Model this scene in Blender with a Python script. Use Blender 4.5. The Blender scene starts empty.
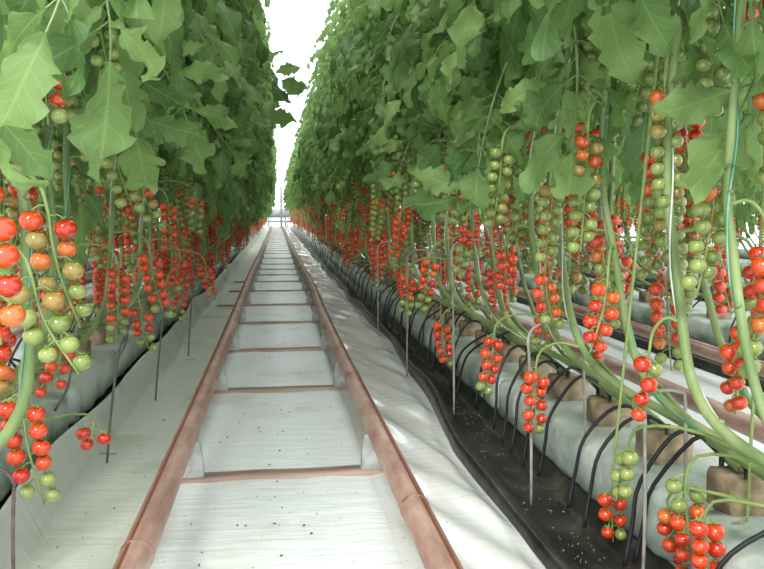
import bpy, math, random
import numpy as np
from mathutils import Vector, Matrix, Euler

PI = math.pi
SC = bpy.context.scene
COL = SC.collection
RN = random.Random(11)

# ------------------------------------------------------------------ camera
FPX, W, H = 760.0, 764.0, 569.0
VPX, VPY = 276.5, 213.0
CAMX, CAMZ = -0.009, 0.64
pitch = math.atan((H / 2 - VPY) / FPX)
yaw = math.atan((W / 2 - VPX) / FPX * math.cos(pitch))
cam = bpy.data.cameras.new('camera')
camo = bpy.data.objects.new('camera', cam)
COL.objects.link(camo)
cam.sensor_width = 36.0
cam.lens = FPX / W * 36.0
cam.clip_start, cam.clip_end = 0.02, 300
camo.location = (CAMX, 0, CAMZ)
camo.rotation_euler = (PI / 2 - pitch, 0, -yaw)
SC.camera = camo
CR = Euler((PI / 2 - pitch, 0, -yaw)).to_matrix()


def P(px, py, d):
    """world point at distance d along the row that the photograph shows at px, py"""
    v = CR @ Vector(((px - W / 2) / FPX, (H / 2 - py) / FPX, -1.0))
    v *= d / v.y
    return Vector((CAMX + v.x, v.y, CAMZ + v.z))


# ------------------------------------------------------------------ materials
def new_mat(name):
    m = bpy.data.materials.new(name)
    m.use_nodes = True
    nt = m.node_tree
    b = nt.nodes['Principled BSDF']
    return m, nt, b


def N(nt, t, **kw):
    n = nt.nodes.new(t)
    for k, v in kw.items():
        if k in n.inputs.keys():
            n.inputs[k].default_value = v
        else:
            setattr(n, k, v)
    return n


def c4(c):
    return (c[0], c[1], c[2], 1.0)


def srgb(r, g, b):
    def f(v):
        v /= 255.0
        return v / 12.92 if v <= .04045 else ((v + .055) / 1.055) ** 2.4
    return (f(r), f(g), f(b))


def ramp(nt, fac, stops):
    r = nt.nodes.new('ShaderNodeValToRGB')
    e = r.color_ramp.elements
    e[0].position, e[0].color = stops[0][0], c4(stops[0][1])
    e[1].position, e[1].color = stops[-1][0], c4(stops[-1][1])
    for p, c in stops[1:-1]:
        k = e.new(p)
        k.color = c4(c)
    nt.links.new(fac, r.inputs[0])
    return r.outputs[0]


def noisy(name, stops, scale=6.0, detail=4.0, rough=0.6, bump=0.0, bscale=None, stretch=(1, 1, 1), spec=0.5, sub=0.0):
    m, nt, b = new_mat(name)
    tc = N(nt, 'ShaderNodeTexCoord')
    mp = N(nt, 'ShaderNodeMapping')
    mp.inputs['Scale'].default_value = stretch
    nt.links.new(tc.outputs['Object'], mp.inputs[0])
    no = N(nt, 'ShaderNodeTexNoise', Scale=scale, Detail=detail)
    nt.links.new(mp.outputs[0], no.inputs['Vector'])
    nt.links.new(ramp(nt, no.outputs[0], stops), b.inputs['Base Color'])
    b.inputs['Roughness'].default_value = rough
    b.inputs['Specular IOR Level'].default_value = spec
    if bump:
        nb = N(nt, 'ShaderNodeTexNoise', Scale=bscale or scale * 3, Detail=4)
        nt.links.new(mp.outputs[0], nb.inputs['Vector'])
        bp = N(nt, 'ShaderNodeBump', Strength=bump, Distance=0.01)
        nt.links.new(nb.outputs[0], bp.inputs['Height'])
        nt.links.new(bp.outputs[0], b.inputs['Normal'])
    return m


def leaf_material(name, dark, light, tr):
    m, nt, b = new_mat(name)
    L = nt.links.new
    at = N(nt, 'ShaderNodeAttribute', attribute_name='rnd')
    oi = N(nt, 'ShaderNodeObjectInfo')
    add = N(nt, 'ShaderNodeMath', operation='MULTIPLY_ADD')
    L(oi.outputs['Random'], add.inputs[0])
    add.inputs[1].default_value = 0.3
    sep0 = N(nt, 'ShaderNodeSeparateXYZ')
    L(at.outputs['Vector'], sep0.inputs[0])
    sc = N(nt, 'ShaderNodeMath', operation='MULTIPLY')
    L(sep0.outputs[0], sc.inputs[0])
    sc.inputs[1].default_value = 0.7
    L(sc.outputs[0], add.inputs[2])
    base = ramp(nt, add.outputs[0], [(0.0, dark), (0.55, tuple((a + c) / 2 for a, c in zip(dark, light))), (1.0, light)])
    # veins from the leaflet's own coordinates
    uv = N(nt, 'ShaderNodeAttribute', attribute_name='uvl')
    s = N(nt, 'ShaderNodeSeparateXYZ')
    L(uv.outputs['Vector'], s.inputs[0])
    ab = N(nt, 'ShaderNodeMath', operation='ABSOLUTE')
    L(s.outputs[1], ab.inputs[0])
    mr = N(nt, 'ShaderNodeMapRange')
    mr.inputs['From Min'].default_value = 0.0
    mr.inputs['From Max'].default_value = 0.09
    mr.inputs['To Min'].default_value = 1.0
    mr.inputs['To Max'].default_value = 0.0
    L(ab.outputs[0], mr.inputs['Value'])
    k1 = N(nt, 'ShaderNodeMath', operation='MULTIPLY_ADD')
    L(ab.outputs[0], k1.inputs[0])
    k1.inputs[1].default_value = -0.22
    L(s.outputs[0], k1.inputs[2])
    k2 = N(nt, 'ShaderNodeMath', operation='MULTIPLY')
    L(k1.outputs[0], k2.inputs[0])
    k2.inputs[1].default_value = 2 * PI * 6.5
    sn = N(nt, 'ShaderNodeMath', operation='SINE')
    L(k2.outputs[0], sn.inputs[0])
    mr2 = N(nt, 'ShaderNodeMapRange')
    mr2.inputs['From Min'].default_value = 0.86
    mr2.inputs['From Max'].default_value = 1.0
    mr2.inputs['To Max'].default_value = 0.55
    L(sn.outputs[0], mr2.inputs['Value'])
    mx = N(nt, 'ShaderNodeMath', operation='MAXIMUM')
    L(mr.outputs[0], mx.inputs[0])
    L(mr2.outputs[0], mx.inputs[1])
    mix = N(nt, 'ShaderNodeMix', data_type='RGBA')
    fm = N(nt, 'ShaderNodeMath', operation='MULTIPLY')
    L(mx.outputs[0], fm.inputs[0])
    fm.inputs[1].default_value = 0.22
    L(fm.outputs[0], mix.inputs['Factor'])
    L(base, mix.inputs['A'])
    mix.inputs['B'].default_value = c4(tuple(min(1, v * 1.7 + .02) for v in light))
    L(mix.outputs['Result'], b.inputs['Base Color'])
    b.inputs['Roughness'].default_value = 0.5
    b.inputs['Specular IOR Level'].default_value = 0.45
    bp = N(nt, 'ShaderNodeBump', Strength=0.35, Distance=0.002)
    inv = N(nt, 'ShaderNodeMath', operation='SUBTRACT')
    inv.inputs[0].default_value = 1.0
    L(mx.outputs[0], inv.inputs[1])
    L(inv.outputs[0], bp.inputs['Height'])
    L(bp.outputs[0], b.inputs['Normal'])
    t = N(nt, 'ShaderNodeBsdfTranslucent')
    hs = N(nt, 'ShaderNodeHueSaturation', Hue=0.485, Saturation=1.05, Value=1.5)
    L(mix.outputs['Result'], hs.inputs['Color'])
    L(hs.outputs[0], t.inputs['Color'])
    ms = N(nt, 'ShaderNodeMixShader')
    ms.inputs[0].default_value = tr
    L(b.outputs[0], ms.inputs[1])
    L(t.outputs[0], ms.inputs[2])
    L(ms.outputs[0], nt.nodes['Material Output'].inputs['Surface'])
    return m


def fruit_material(name, a, bcol):
    m, nt, b = new_mat(name)
    oi = N(nt, 'ShaderNodeObjectInfo')
    tc = N(nt, 'ShaderNodeTexCoord')
    no = N(nt, 'ShaderNodeTexNoise', Scale=45.0, Detail=2.0)
    nt.links.new(tc.outputs['Object'], no.inputs['Vector'])
    ad = N(nt, 'ShaderNodeMath', operation='MULTIPLY_ADD')
    nt.links.new(oi.outputs['Random'], ad.inputs[0])
    ad.inputs[1].default_value = 0.6
    nt.links.new(no.outputs[0], ad.inputs[2])
    nt.links.new(ramp(nt, ad.outputs[0], [(0.4, a), (1.1, bcol)]), b.inputs['Base Color'])
    b.inputs['Roughness'].default_value = 0.16
    b.inputs['Specular IOR Level'].default_value = 0.55
    b.inputs['Coat Weight'].default_value = 0.6
    b.inputs['Coat Roughness'].default_value = 0.06
    b.inputs['Subsurface Weight'].default_value = 0.12
    b.inputs['Subsurface Radius'].default_value = (0.012, 0.005, 0.002)
    b.inputs['Subsurface Scale'].default_value = 0.5
    return m


M = {}
M['leaf'] = leaf_material('leaf_green', srgb(66, 106, 56), srgb(146, 176, 110), 0.48)
M['stem'] = noisy('stem_green', [(0.3, srgb(98, 124, 70)), (0.55, srgb(130, 150, 94)), (0.75, srgb(166, 168, 122))], 14, 5, 0.55, 0.3, 60, (1, 1, .35))
M['truss_green'] = noisy('truss_green', [(0.3, srgb(112, 140, 74)), (0.7, srgb(148, 168, 100))], 30, 3, 0.6)
M['twine'] = noisy('twine_teal', [(0.4, srgb(84, 150, 128)), (0.6, srgb(128, 180, 160))], 20, 2, 0.5)
M['twine_white'] = noisy('twine_white', [(0.4, srgb(205, 210, 200)), (0.6, srgb(235, 238, 230))], 20, 2, 0.5)
M['R'] = fruit_material('tomato_red', srgb(190, 34, 8), srgb(216, 72, 22))
M['O'] = fruit_material('tomato_orange', srgb(208, 76, 24), srgb(206, 112, 44))
M['T'] = fruit_material('tomato_turning', srgb(164, 124, 58), srgb(156, 138, 70))
M['G'] = fruit_material('tomato_green', srgb(112, 132, 60), srgb(148, 160, 86))

# rail: blotchy rusty tan, with a dark brown line and browner flank along one side
m, nt, b = new_mat('rusty_pipe')
tc = N(nt, 'ShaderNodeTexCoord')
mp = N(nt, 'ShaderNodeMapping')
mp.inputs['Scale'].default_value = (1, .25, 1)
nt.links.new(tc.outputs['Object'], mp.inputs[0])
no = N(nt, 'ShaderNodeTexNoise', Scale=22.0, Detail=7.0, Roughness=0.65)
nt.links.new(mp.outputs[0], no.inputs['Vector'])
rust = ramp(nt, no.outputs[0], [(0.28, srgb(142, 104, 90)), (0.5, srgb(182, 148, 134)), (0.72, srgb(208, 186, 174))])
uv = N(nt, 'ShaderNodeAttribute', attribute_name='uvl')
sp = N(nt, 'ShaderNodeSeparateXYZ')
nt.links.new(uv.outputs['Vector'], sp.inputs[0])
dark_line = ramp(nt, sp.outputs[1], [(0.0, (0, 0, 0)), (0.56, (0, 0, 0)), (0.60, (1, 1, 1)), (0.65, (.8, .8, .8)), (0.71, (.3, .3, .3)), (1.0, (.35, .35, .35))])
mx = N(nt, 'ShaderNodeMix', data_type='RGBA')
nt.links.new(dark_line, mx.inputs['Factor'])
nt.links.new(rust, mx.inputs['A'])
mx.inputs['B'].default_value = c4(srgb(120, 62, 38))
nt.links.new(mx.outputs['Result'], b.inputs['Base Color'])
b.inputs['Roughness'].default_value = 0.5
b.inputs['Metallic'].default_value = 0.15
bp = N(nt, 'ShaderNodeBump', Strength=0.15, Distance=0.004)
nt.links.new(no.outputs[0], bp.inputs['Height'])
nt.links.new(bp.outputs[0], b.inputs['Normal'])
M['rail'] = m
M['wood'] = noisy('weathered_wood', [(0.3, srgb(108, 84, 74)), (0.5, srgb(170, 142, 128)), (0.7, srgb(204, 182, 166))], 18, 6, 0.85, 0.4, 60, (.12, 1, 1))
M['wood_cut'] = noisy('fresh_cut_wood', [(0.35, srgb(196, 138, 96)), (0.65, srgb(228, 176, 132))], 26, 4, 0.8, 0.2)
M['galv'] = noisy('galvanised_steel', [(0.35, srgb(160, 164, 162)), (0.65, srgb(205, 208, 206))], 30, 4, 0.5)
M['wire'] = noisy('dull_wire', [(0.35, srgb(128, 126, 120)), (0.65, srgb(168, 164, 156))], 30, 4, 0.5)
M['wire_dark'] = noisy('brown_wire', [(0.35, srgb(84, 74, 72)), (0.65, srgb(120, 108, 102))], 30, 4, 0.6)


def film_material(name, clean, dirty, rough, bump, coat, stain=0.62):
    m, nt, b = new_mat(name)
    L = nt.links.new
    tc = N(nt, 'ShaderNodeTexCoord')
    n1 = N(nt, 'ShaderNodeTexNoise', Scale=2.6, Detail=8.0, Roughness=0.62)
    L(tc.outputs['Object'], n1.inputs['Vector'])
    n2 = N(nt, 'ShaderNodeTexNoise', Scale=90.0, Detail=3.0)
    L(tc.outputs['Object'], n2.inputs['Vector'])
    base = ramp(nt, n1.outputs[0], [(0.3, clean), (0.52, clean), (stain + .12, dirty)])
    sp = ramp(nt, n2.outputs[0], [(0.0, (0, 0, 0)), (0.7, (0, 0, 0)), (0.76, (1, 1, 1))])
    mx = N(nt, 'ShaderNodeMix', data_type='RGBA')
    L(sp, mx.inputs['Factor'])
    L(base, mx.inputs['A'])
    mx.inputs['B'].default_value = c4(tuple(v * .6 for v in dirty))
    L(mx.outputs['Result'], b.inputs['Base Color'])
    b.inputs['Roughness'].default_value = rough
    b.inputs['Coat Weight'].default_value = coat
    b.inputs['Coat Roughness'].default_value = 0.08
    mp = N(nt, 'ShaderNodeMapping')
    mp.inputs['Rotation'].default_value = (0, 0, R(52))
    mp.inputs['Scale'].default_value = (1.0, 7.0, 1.0)
    L(tc.outputs['Object'], mp.inputs[0])
    n3 = N(nt, 'ShaderNodeTexNoise', Scale=5.0, Detail=5.0, Roughness=0.55, Distortion=0.5)
    L(mp.outputs[0], n3.inputs['Vector'])
    bp = N(nt, 'ShaderNodeBump', Strength=bump, Distance=0.012)
    L(n3.outputs[0], bp.inputs['Height'])
    L(bp.outputs[0], b.inputs['Normal'])
    L(bp.outputs[0], b.inputs['Coat Normal'])
    return m


def R(d):
    return d * PI / 180


M['floor'] = film_material('white_ground_film', srgb(232, 238, 237), srgb(208, 204, 188), 0.42, 0.35, 0.1)
M['film'] = film_material('glossy_white_film', srgb(234, 237, 236), srgb(216, 214, 206), 0.22, 0.15, 0.8)
M['skirt'] = film_material('dusty_white_film', srgb(204, 210, 200), srgb(168, 166, 146), 0.45, 0.3, 0.15)
M['black'] = noisy('black_film', [(0.35, srgb(26, 27, 26)), (0.6, srgb(48, 50, 46)), (0.75, srgb(82, 78, 66))], 9, 6, 0.3, 0.35, 24)
M['slab'] = noisy('algae_white_wrap', [(0.3, srgb(96, 128, 108)), (0.44, srgb(160, 174, 164)), (0.62, srgb(192, 202, 194))], 8, 6, 0.35, 0.5, 22)
M['wool'] = noisy('rockwool', [(0.35, srgb(120, 104, 80)), (0.65, srgb(180, 162, 130))], 22, 5, 0.95, 0.5, 70)
M['hose'] = noisy('black_hose', [(0.35, srgb(18, 19, 22)), (0.65, srgb(36, 38, 42))], 12, 3, 0.35)
M['litter'] = noisy('dry_litter', [(0.35, srgb(104, 84, 52)), (0.65, srgb(160, 138, 92))], 40, 3, 0.9)
M['dark_litter'] = noisy('dark_litter', [(0.35, srgb(66, 56, 44)), (0.65, srgb(112, 96, 76))], 40, 3, 0.9)
M['white_metal'] = noisy('grey_painted_metal', [(0.35, srgb(112, 116, 120)), (0.65, srgb(142, 146, 148))], 4, 3, 0.5)
M['grey_post'] = noisy('pale_post', [(0.35, srgb(128, 120, 112)), (0.65, srgb(152, 146, 138))], 4, 3, 0.6)
M['concrete'] = noisy('pale_concrete', [(0.35, srgb(150, 150, 146)), (0.65, srgb(186, 186, 180))], 3, 5, 0.85)


# ------------------------------------------------------------------ mesh helpers
class MB:
    """collects vertices, faces, uv and a material index, built as ONE mesh"""

    def __init__(s):
        s.v, s.f, s.mi, s.uv, s.rd, s.n = [], [], [], [], [], 0

    def add(s, v, f, mi=0, uv=None, rd=0.5):
        v = np.asarray(v, float).reshape(-1, 3)
        s.v.append(v)
        s.uv.append(np.zeros((len(v), 2)) if uv is None else np.asarray(uv, float))
        s.rd.append(np.full(len(v), rd))
        s.f += [tuple(i + s.n for i in q) for q in f]
        s.mi += [mi] * len(f)
        s.n += len(v)

    def mesh(s, name, mats, smooth=True):
        me = bpy.data.meshes.new(name)
        v = np.concatenate(s.v)
        me.from_pydata(v.tolist(), [], s.f)
        for m in mats:
            me.materials.append(m)
        me.polygons.foreach_set('material_index', s.mi)
        me.polygons.foreach_set('use_smooth', [smooth] * len(s.f))
        uv = np.concatenate(s.uv)
        a = me.attributes.new('uvl', 'FLOAT_VECTOR', 'POINT')
        a.data.foreach_set('vector', np.concatenate([uv, np.zeros((len(uv), 1))], 1).ravel())
        a = me.attributes.new('rnd', 'FLOAT', 'POINT')
        a.data.foreach_set('value', np.concatenate(s.rd))
        me.update()
        return me


def link(name, me, parent=None):
    o = bpy.data.objects.new(name, me)
    COL.objects.link(o)
    if parent is not None:
        o.parent = parent
    return o


def thing(name, label, cat, loc=(0, 0, 0), group=None, me=None, kind=None):
    o = link(name, me)
    o.location = loc
    if label:
        o['label'] = label
    if cat:
        o['category'] = cat
    if group:
        o['group'] = group
    if kind:
        o['kind'] = kind
    return o


def grid_faces(nu, nv, closed=False):
    f = []
    for i in range(nu - 1):
        for j in range(nv if closed else nv - 1):
            k = (j + 1) % nv
            f.append((i * nv + j, i * nv + k, (i + 1) * nv + k, (i + 1) * nv + j))
    return f


def tube(mb, pts, rad, sides=6, mi=0, caps=True, rd=0.5):
    p = np.asarray(pts, float)
    n = len(p)
    rad = np.broadcast_to(np.asarray(rad, float), (n,))
    t = np.gradient(p, axis=0)
    t /= np.linalg.norm(t, axis=1)[:, None] + 1e-9
    up = np.array([0, 0, 1.0]) if abs(t[0][2]) < .9 else np.array([1.0, 0, 0])
    a = np.cross(t[0], up)
    a /= np.linalg.norm(a)
    V, U = [], []
    for i in range(n):
        a = a - t[i] * np.dot(a, t[i])
        a /= np.linalg.norm(a) + 1e-9
        bb = np.cross(t[i], a)
        for k in range(sides):
            th = 2 * PI * k / sides
            V.append(p[i] + rad[i] * (math.cos(th) * a + math.sin(th) * bb))
            U.append((i / max(1, n - 1), k / sides))
    f = grid_faces(n, sides, True)
    if caps:
        f.append(tuple(range(sides))[::-1])
        f.append(tuple((n - 1) * sides + k for k in range(sides)))
    mb.add(V, f, mi, U, rd)


def smooth_path(pts, n):
    """Catmull-Rom through the points"""
    p = np.asarray([tuple(q) for q in pts], float)
    q = np.vstack([2 * p[0] - p[1], p, 2 * p[-1] - p[-2]])
    out = []
    m = len(p) - 1
    for i in range(n):
        u = i / (n - 1) * m
        k = min(int(u), m - 1)
        t = u - k
        a, b_, c, d = q[k], q[k + 1], q[k + 2], q[k + 3]
        out.append(.5 * (2 * b_ + (c - a) * t + (2 * a - 5 * b_ + 4 * c - d) * t * t + (3 * b_ - a - 3 * c + d) * t ** 3))
    return np.array(out)


def bevel_box(mb, x0, x1, y0, y1, z0, z1, mi=0, bv=0.003, rng=None, seg=1, jit=0.0, rd=.5):
    """box with bevelled edges (and, when asked, several segments along its length with small irregularities)"""
    xs = [x0, x0 + bv] + [x0 + (x1 - x0) * k / seg for k in range(1, seg)] + [x1 - bv, x1]
    V = []
    prof = [(y0 + bv, z0), (y1 - bv, z0), (y1, z0 + bv), (y1, z1 - bv), (y1 - bv, z1), (y0 + bv, z1), (y0, z1 - bv), (y0, z0 + bv)]
    yc, zc = (y0 + y1) / 2, (z0 + z1) / 2
    for i, x in enumerate(xs):
        s = 1.0
        k = (1 - bv * 2 / (y1 - y0), 1 - bv * 2 / (z1 - z0)) if i in (0, len(xs) - 1) else (1, 1)
        dy = rng.uniform(-jit, jit) if rng else 0
        dz = rng.uniform(-jit, jit) * .5 if rng else 0
        for (y, z) in prof:
            V.append((x, yc + (y - yc) * k[0] + dy, zc + (z - zc) * k[1] + (dz if z > zc else 0)))
    f = grid_faces(len(xs), 8, True)
    f.append(tuple(range(8))[::-1])
    f.append(tuple((len(xs) - 1) * 8 + k for k in range(8)))
    mb.add(V, f, mi, None, rd)


# ------------------------------------------------------------------ foliage
def leaflet(mb, org, ang, pitch0, L, Wd, rng, nu=15, droop=1.0, roll=0.0):
    """lobed, folded, drooping leaflet: org point, heading ang (about z), start elevation pitch0"""
    cols = (-1, -.55, 0, .55, 1)
    k = rng.choice((4, 5))
    ph = rng.uniform(0, 6.28)
    fold = rng.uniform(.05, .4)
    tw = rng.uniform(-.5, .5)
    amp = rng.uniform(.3, .48)
    side = rng.uniform(-.35, .35)
    V, U = [], []
    x = z = y = 0.0
    th = pitch0
    hd = 0.0
    for i in range(nu + 1):
        t = i / nu
        if i:
            th -= droop / nu
            hd += side / nu
            x += L / nu * math.cos(th) * math.cos(hd)
            y += L / nu * math.cos(th) * math.sin(hd)
            z += L / nu * math.sin(th)
        w = Wd * .5 * 2.15 * ((t + .015) ** .62) * ((1 - t) ** .8 + .01)
        saw = (t * k + .15) % 1.0
        tooth = 1 - amp * saw * (1 if t < .93 else .3)
        saw2 = (t * k * 2.5) % 1.0
        tooth *= 1 - .07 * saw2
        for v in cols:
            e = abs(v)
            ww = w * (tooth if e == 1 else (tooth * .45 + .55))
            lx = .10 * L * e * e * (1 - t)
            ly = v * ww
            lz = fold * e * ww + .012 * math.sin(ph + t * 9 + v * 2) * e * (L / .12) - .22 * e * e * ww
            r = roll + tw * t
            ly, lz = ly * math.cos(r) - lz * math.sin(r), ly * math.sin(r) + lz * math.cos(r)
            V.append((x + lx * math.cos(th) - lz * math.sin(th), y + ly, z + lx * math.sin(th) + lz * math.cos(th)))
            U.append((t, v))
    V = np.array(V)
    ca, sa = math.cos(ang), math.sin(ang)
    V = np.stack([V[:, 0] * ca - V[:, 1] * sa, V[:, 0] * sa + V[:, 1] * ca, V[:, 2]], 1) + np.asarray(org)
    mb.add(V, grid_faces(nu + 1, 5), 0, U, rng.random())


def compound_leaf(rng, nu=15, size=1.0, mb=None, base=(0, 0, 0), head=0.0, elev=.5, bend=1.3):
    """tomato leaf: an arching rachis with lobed leaflets, growing along +x from its base"""
    own = mb is None
    mb = mb or MB()
    tmp = MB()
    L = .27 * size
    pts, th = [(0, 0, 0)], elev
    n = 10
    side = rng.uniform(-.4, .4)
    hd = 0
    ths, hds = [th], [0]
    for i in range(n):
        th -= bend / n * (1.2 if i < 6 else .7)
        hd += side / n
        q = pts[-1]
        pts.append((q[0] + L / n * math.cos(th) * math.cos(hd), q[1] + L / n * math.cos(th) * math.sin(hd), q[2] + L / n * math.sin(th)))
        ths.append(th)
        hds.append(hd)
    tube(tmp, pts, np.linspace(.0032, .0014, n + 1) * size, 5, 1)
    for i, s, sgns in ((3, .62, (1, -1)), (5, .95, (1, -1)), (8, 1.0, (1, -1)), (7, .36, (1, -1)), (4, .34, (1,))):
        for sg in sgns:
            a = hds[i] + sg * rng.uniform(.85, 1.3)
            el = ths[i] * .55 + rng.uniform(-.2, .15)
            l = .128 * size * s * rng.uniform(.85, 1.15)
            st = (.022 if s > .5 else .008) * size
            o = np.array(pts[i])
            e = o + st * np.array([math.cos(el) * math.cos(a), math.cos(el) * math.sin(a), math.sin(el)])
            tube(tmp, [o, (o + e) / 2 + np.array([0, 0, .002]), e], .0013 * size, 4, 1, False)
            leaflet(tmp, e, a, el, l, l * rng.uniform(.5, .62), rng, nu if s > .5 else max(6, nu // 2), rng.uniform(.5, 1.3), rng.uniform(-.3, .3))
    l = .155 * size * rng.uniform(.9, 1.15)
    leaflet(tmp, pts[-1], hd, th, l, l * .66, rng, nu, rng.uniform(.3, .9), rng.uniform(-.3, .3))
    if own:
        return tmp
    V = np.concatenate(tmp.v)
    ca, sa = math.cos(head), math.sin(head)
    V = np.stack([V[:, 0] * ca - V[:, 1] * sa, V[:, 0] * sa + V[:, 1] * ca, V[:, 2]], 1) + np.asarray(base)
    k0 = mb.n
    mb.v.append(V)
    mb.uv.append(np.concatenate(tmp.uv))
    mb.rd.append(np.clip(np.concatenate(tmp.rd) * .5 + rng.random() * .5, 0, 1))
    mb.f += [tuple(i + k0 for i in q) for q in tmp.f]
    mb.mi += tmp.mi
    mb.n += len(V)


LEAF = []
LTIP = []
for k in range(14):
    rg = random.Random(100 + k)
    mb = compound_leaf(rg, 20, 1.0, elev=rg.uniform(.2, .8), bend=rg.uniform(1.2, 2.0))
    LTIP.append(tuple(mb.v[-1][-3]))
    LEAF.append(mb.mesh('leaf', [M['leaf'], M['stem']]))

# ------------------------------------------------------------------ fruit
def sphere(mb, c, r, nu=10, nv=7, mi=0, dimple=0.0):
    V = [(c[0], c[1], c[2] + r * (.94 - dimple))]
    for i in range(1, nv):
        a = PI * i / nv
        for j in range(nu):
            b_ = 2 * PI * j / nu
            zz = math.cos(a) * .94 - dimple * max(0, math.cos(a)) ** 6
            V.append((c[0] + r * math.sin(a) * math.cos(b_), c[1] + r * math.sin(a) * math.sin(b_), c[2] + r * zz))
    V.append((c[0], c[1], c[2] - r * .94))
    f = [(0, 1 + j, 1 + (j + 1) % nu) for j in range(nu)]
    for i in range(nv - 2):
        for j in range(nu):
            a, b_ = 1 + i * nu + j, 1 + i * nu + (j + 1) % nu
            f.append((a, a + nu, b_ + nu, b_))
    e = len(V) - 1
    o = 1 + (nv - 2) * nu
    f += [(e, o + (j + 1) % nu, o + j) for j in range(nu)]
    mb.add(V, f, mi)


TOM = {}
for c in 'ROTG':
    mb = MB()
    sphere(mb, (0, 0, 0), 1.0, 22, 16, 0, .1)
    TOM[c] = mb.mesh('tomato', [M[c]])
FLAB = {'R': 'ripe red tomato', 'O': 'orange tomato not yet fully red', 'T': 'yellowish tomato just turning', 'G': 'unripe green tomato'}


def calyx(mb, c, r, rng, mi=0, n=5):
    z = c[2] + r * .86
    a0 = rng.uniform(0, 6)
    for k in range(n):
        a = a0 + 2 * PI * k / n
        ca, sa = math.cos(a), math.sin(a)
        l = r * rng.uniform(.75, 1.0)
        w = r * .16
        lift = r * rng.uniform(-.12, .4)
        V = [(c[0], c[1], z + .0015)]
        for (q, ww, zz) in ((.35, w, .0012), (.7, w * .7, lift * .3), (1.0, .0, lift)):
            for s in ((-1, 1) if ww else (0,)):
                V.append((c[0] + ca * l * q - sa * ww * s, c[1] + sa * l * q + ca * ww * s, z + zz))
        mb.add(V, [(0, 1, 2), (1, 3, 4, 2), (3, 5, 4)], mi)


def truss_layout(rng, n, pitch=.0133, r0=.0138, curve=0.05, rank=None):
    """rachis points and fruit (centre, radius, rachis point), hanging from the origin"""
    ln = .035 + pitch * n
    az = rng.uniform(0, 6.28) if rank is None else rank
    ax = np.array([math.cos(az), math.sin(az), 0])
    ay = np.array([-math.sin(az), math.cos(az), 0])
    cv = rng.uniform(-curve, curve)
    cv2 = rng.uniform(-curve, curve) * .5
    pts = []
    for i in range(9):
        t = i / 8
        pts.append(ax * cv * t * t + ay * cv2 * t * t + np.array([0, 0, -ln * t]))
    pts = np.array(pts)
    fr = []
    for i in range(n):
        t = (.025 + pitch * (i + .5)) / ln
        k = min(7.999, t * 8)
        p = pts[int(k)] * (1 - k % 1) + pts[int(k) + 1] * (k % 1)
        s = 1 if i % 2 else -1
        r = r0 * (1.03 - .24 * t) * rng.uniform(.92, 1.06)
        c = p + ax * s * (r * 1.12 + .003) + ay * rng.uniform(-.6, .6) * r + np.array([0, 0, -.006 + rng.uniform(-.003, .003)])
        fr.append((c, r, p))
    return pts, fr


def truss_mesh(rng, ped, pts, fr, mats, sides=6, cal=True):
    """peduncle from the stem (at ped) + rachis + pedicels + calyxes"""
    mb = MB()
    ped = np.asarray(ped, float)
    mid = ped * .5 + np.array([0, 0, .022])
    path = smooth_path([ped, mid, (ped * .1 + np.array([0, 0, .012])), pts[1], pts[3], pts[5], pts[8]], 16)
    tube(mb, path, np.linspace(.0032, .0014, 16), sides, 0)
    for c, r, p in fr:
        top = c + np.array([0, 0, r * .86])
        q = p + np.array([0, 0, .012])
        tube(mb, [q, (q + top) / 2 + np.array([0, 0, .004]), top], .0011, 4, 0, False)
        if cal:
            calyx(mb, c, r, rng)
    return mb


def ripeness(za, n, rng, far=False):
    """fruit colours from the stalk end to the tip for a truss hung at height za"""
    z = za + rng.uniform(-.1, .1) - (.02 if far else 0)
    if z < .57:
        g = rng.choice((0, 1, 2, 3, 3))
        s = 'R' * (n - g - 1) + 'O' + 'G' * g
    elif z < .73:
        k = rng.randint(3, 8)
        s = 'R' * max(0, k - 2) + 'OO' + 'T' + 'G' * n
    elif z < .92:
        k = rng.choice((0, 0, 1, 2, 3, 4))
        s = 'R' * max(0, k - 2) + 'O' * min(2, k) + 'T' * rng.randint(0, 2) + 'G' * n
    else:
        s = 'G' * n
    return s[:n]


# shared trusses for the plants further off: fruit are in the truss's own mesh there
FAR_T = {}
for kind, hs in (('low', .5), ('mid', .66), ('high', .82), ('top', 1.1)):
    FAR_T[kind] = []
    for k in range(6):
        rg = random.Random(kind + str(k))
        n = rg.randint(12, 18)
        pts, fr = truss_layout(rg, n, r0=.0146, curve=.04, rank=rg.uniform(-.8, .8))
        col = ripeness(hs, n, rg, True)
        ped = np.array([-.05, 0, .03])
        mb = truss_mesh(rg, ped, pts, fr, None, 5, False)
        for (c, r, p), ch in zip(fr, col):
            sphere(mb, c, r, 9, 7, 1 + 'ROTG'.index(ch))
        FAR_T[kind].append(mb.mesh('fruit_truss', [M['truss_green'], M['R'], M['O'], M['T'], M['G']]))


# ------------------------------------------------------------------ words for labels
CROSS = [0.93, 1.81, 2.71, 3.51, 4.4, 5.26, 6.22, 7.07, 7.85, 8.62, 9.5, 10.75, 12.0]
while CROSS[-1] < 30.5:
    CROSS.append(CROSS[-1] + .9)
ORD = ['nearest', 'second', 'third', 'fourth', 'fifth', 'sixth', 'seventh', 'eighth', 'ninth', 'tenth', 'eleventh', 'twelfth',
       'thirteenth', 'fourteenth', 'fifteenth', 'sixteenth']
ORD1 = ['first'] + ORD[1:]
ROWN = {1: 'black-lined row', -1: 'white-skirted row'}
VIS = CROSS[1:]      # crosspieces the photograph shows, nearest first

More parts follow.
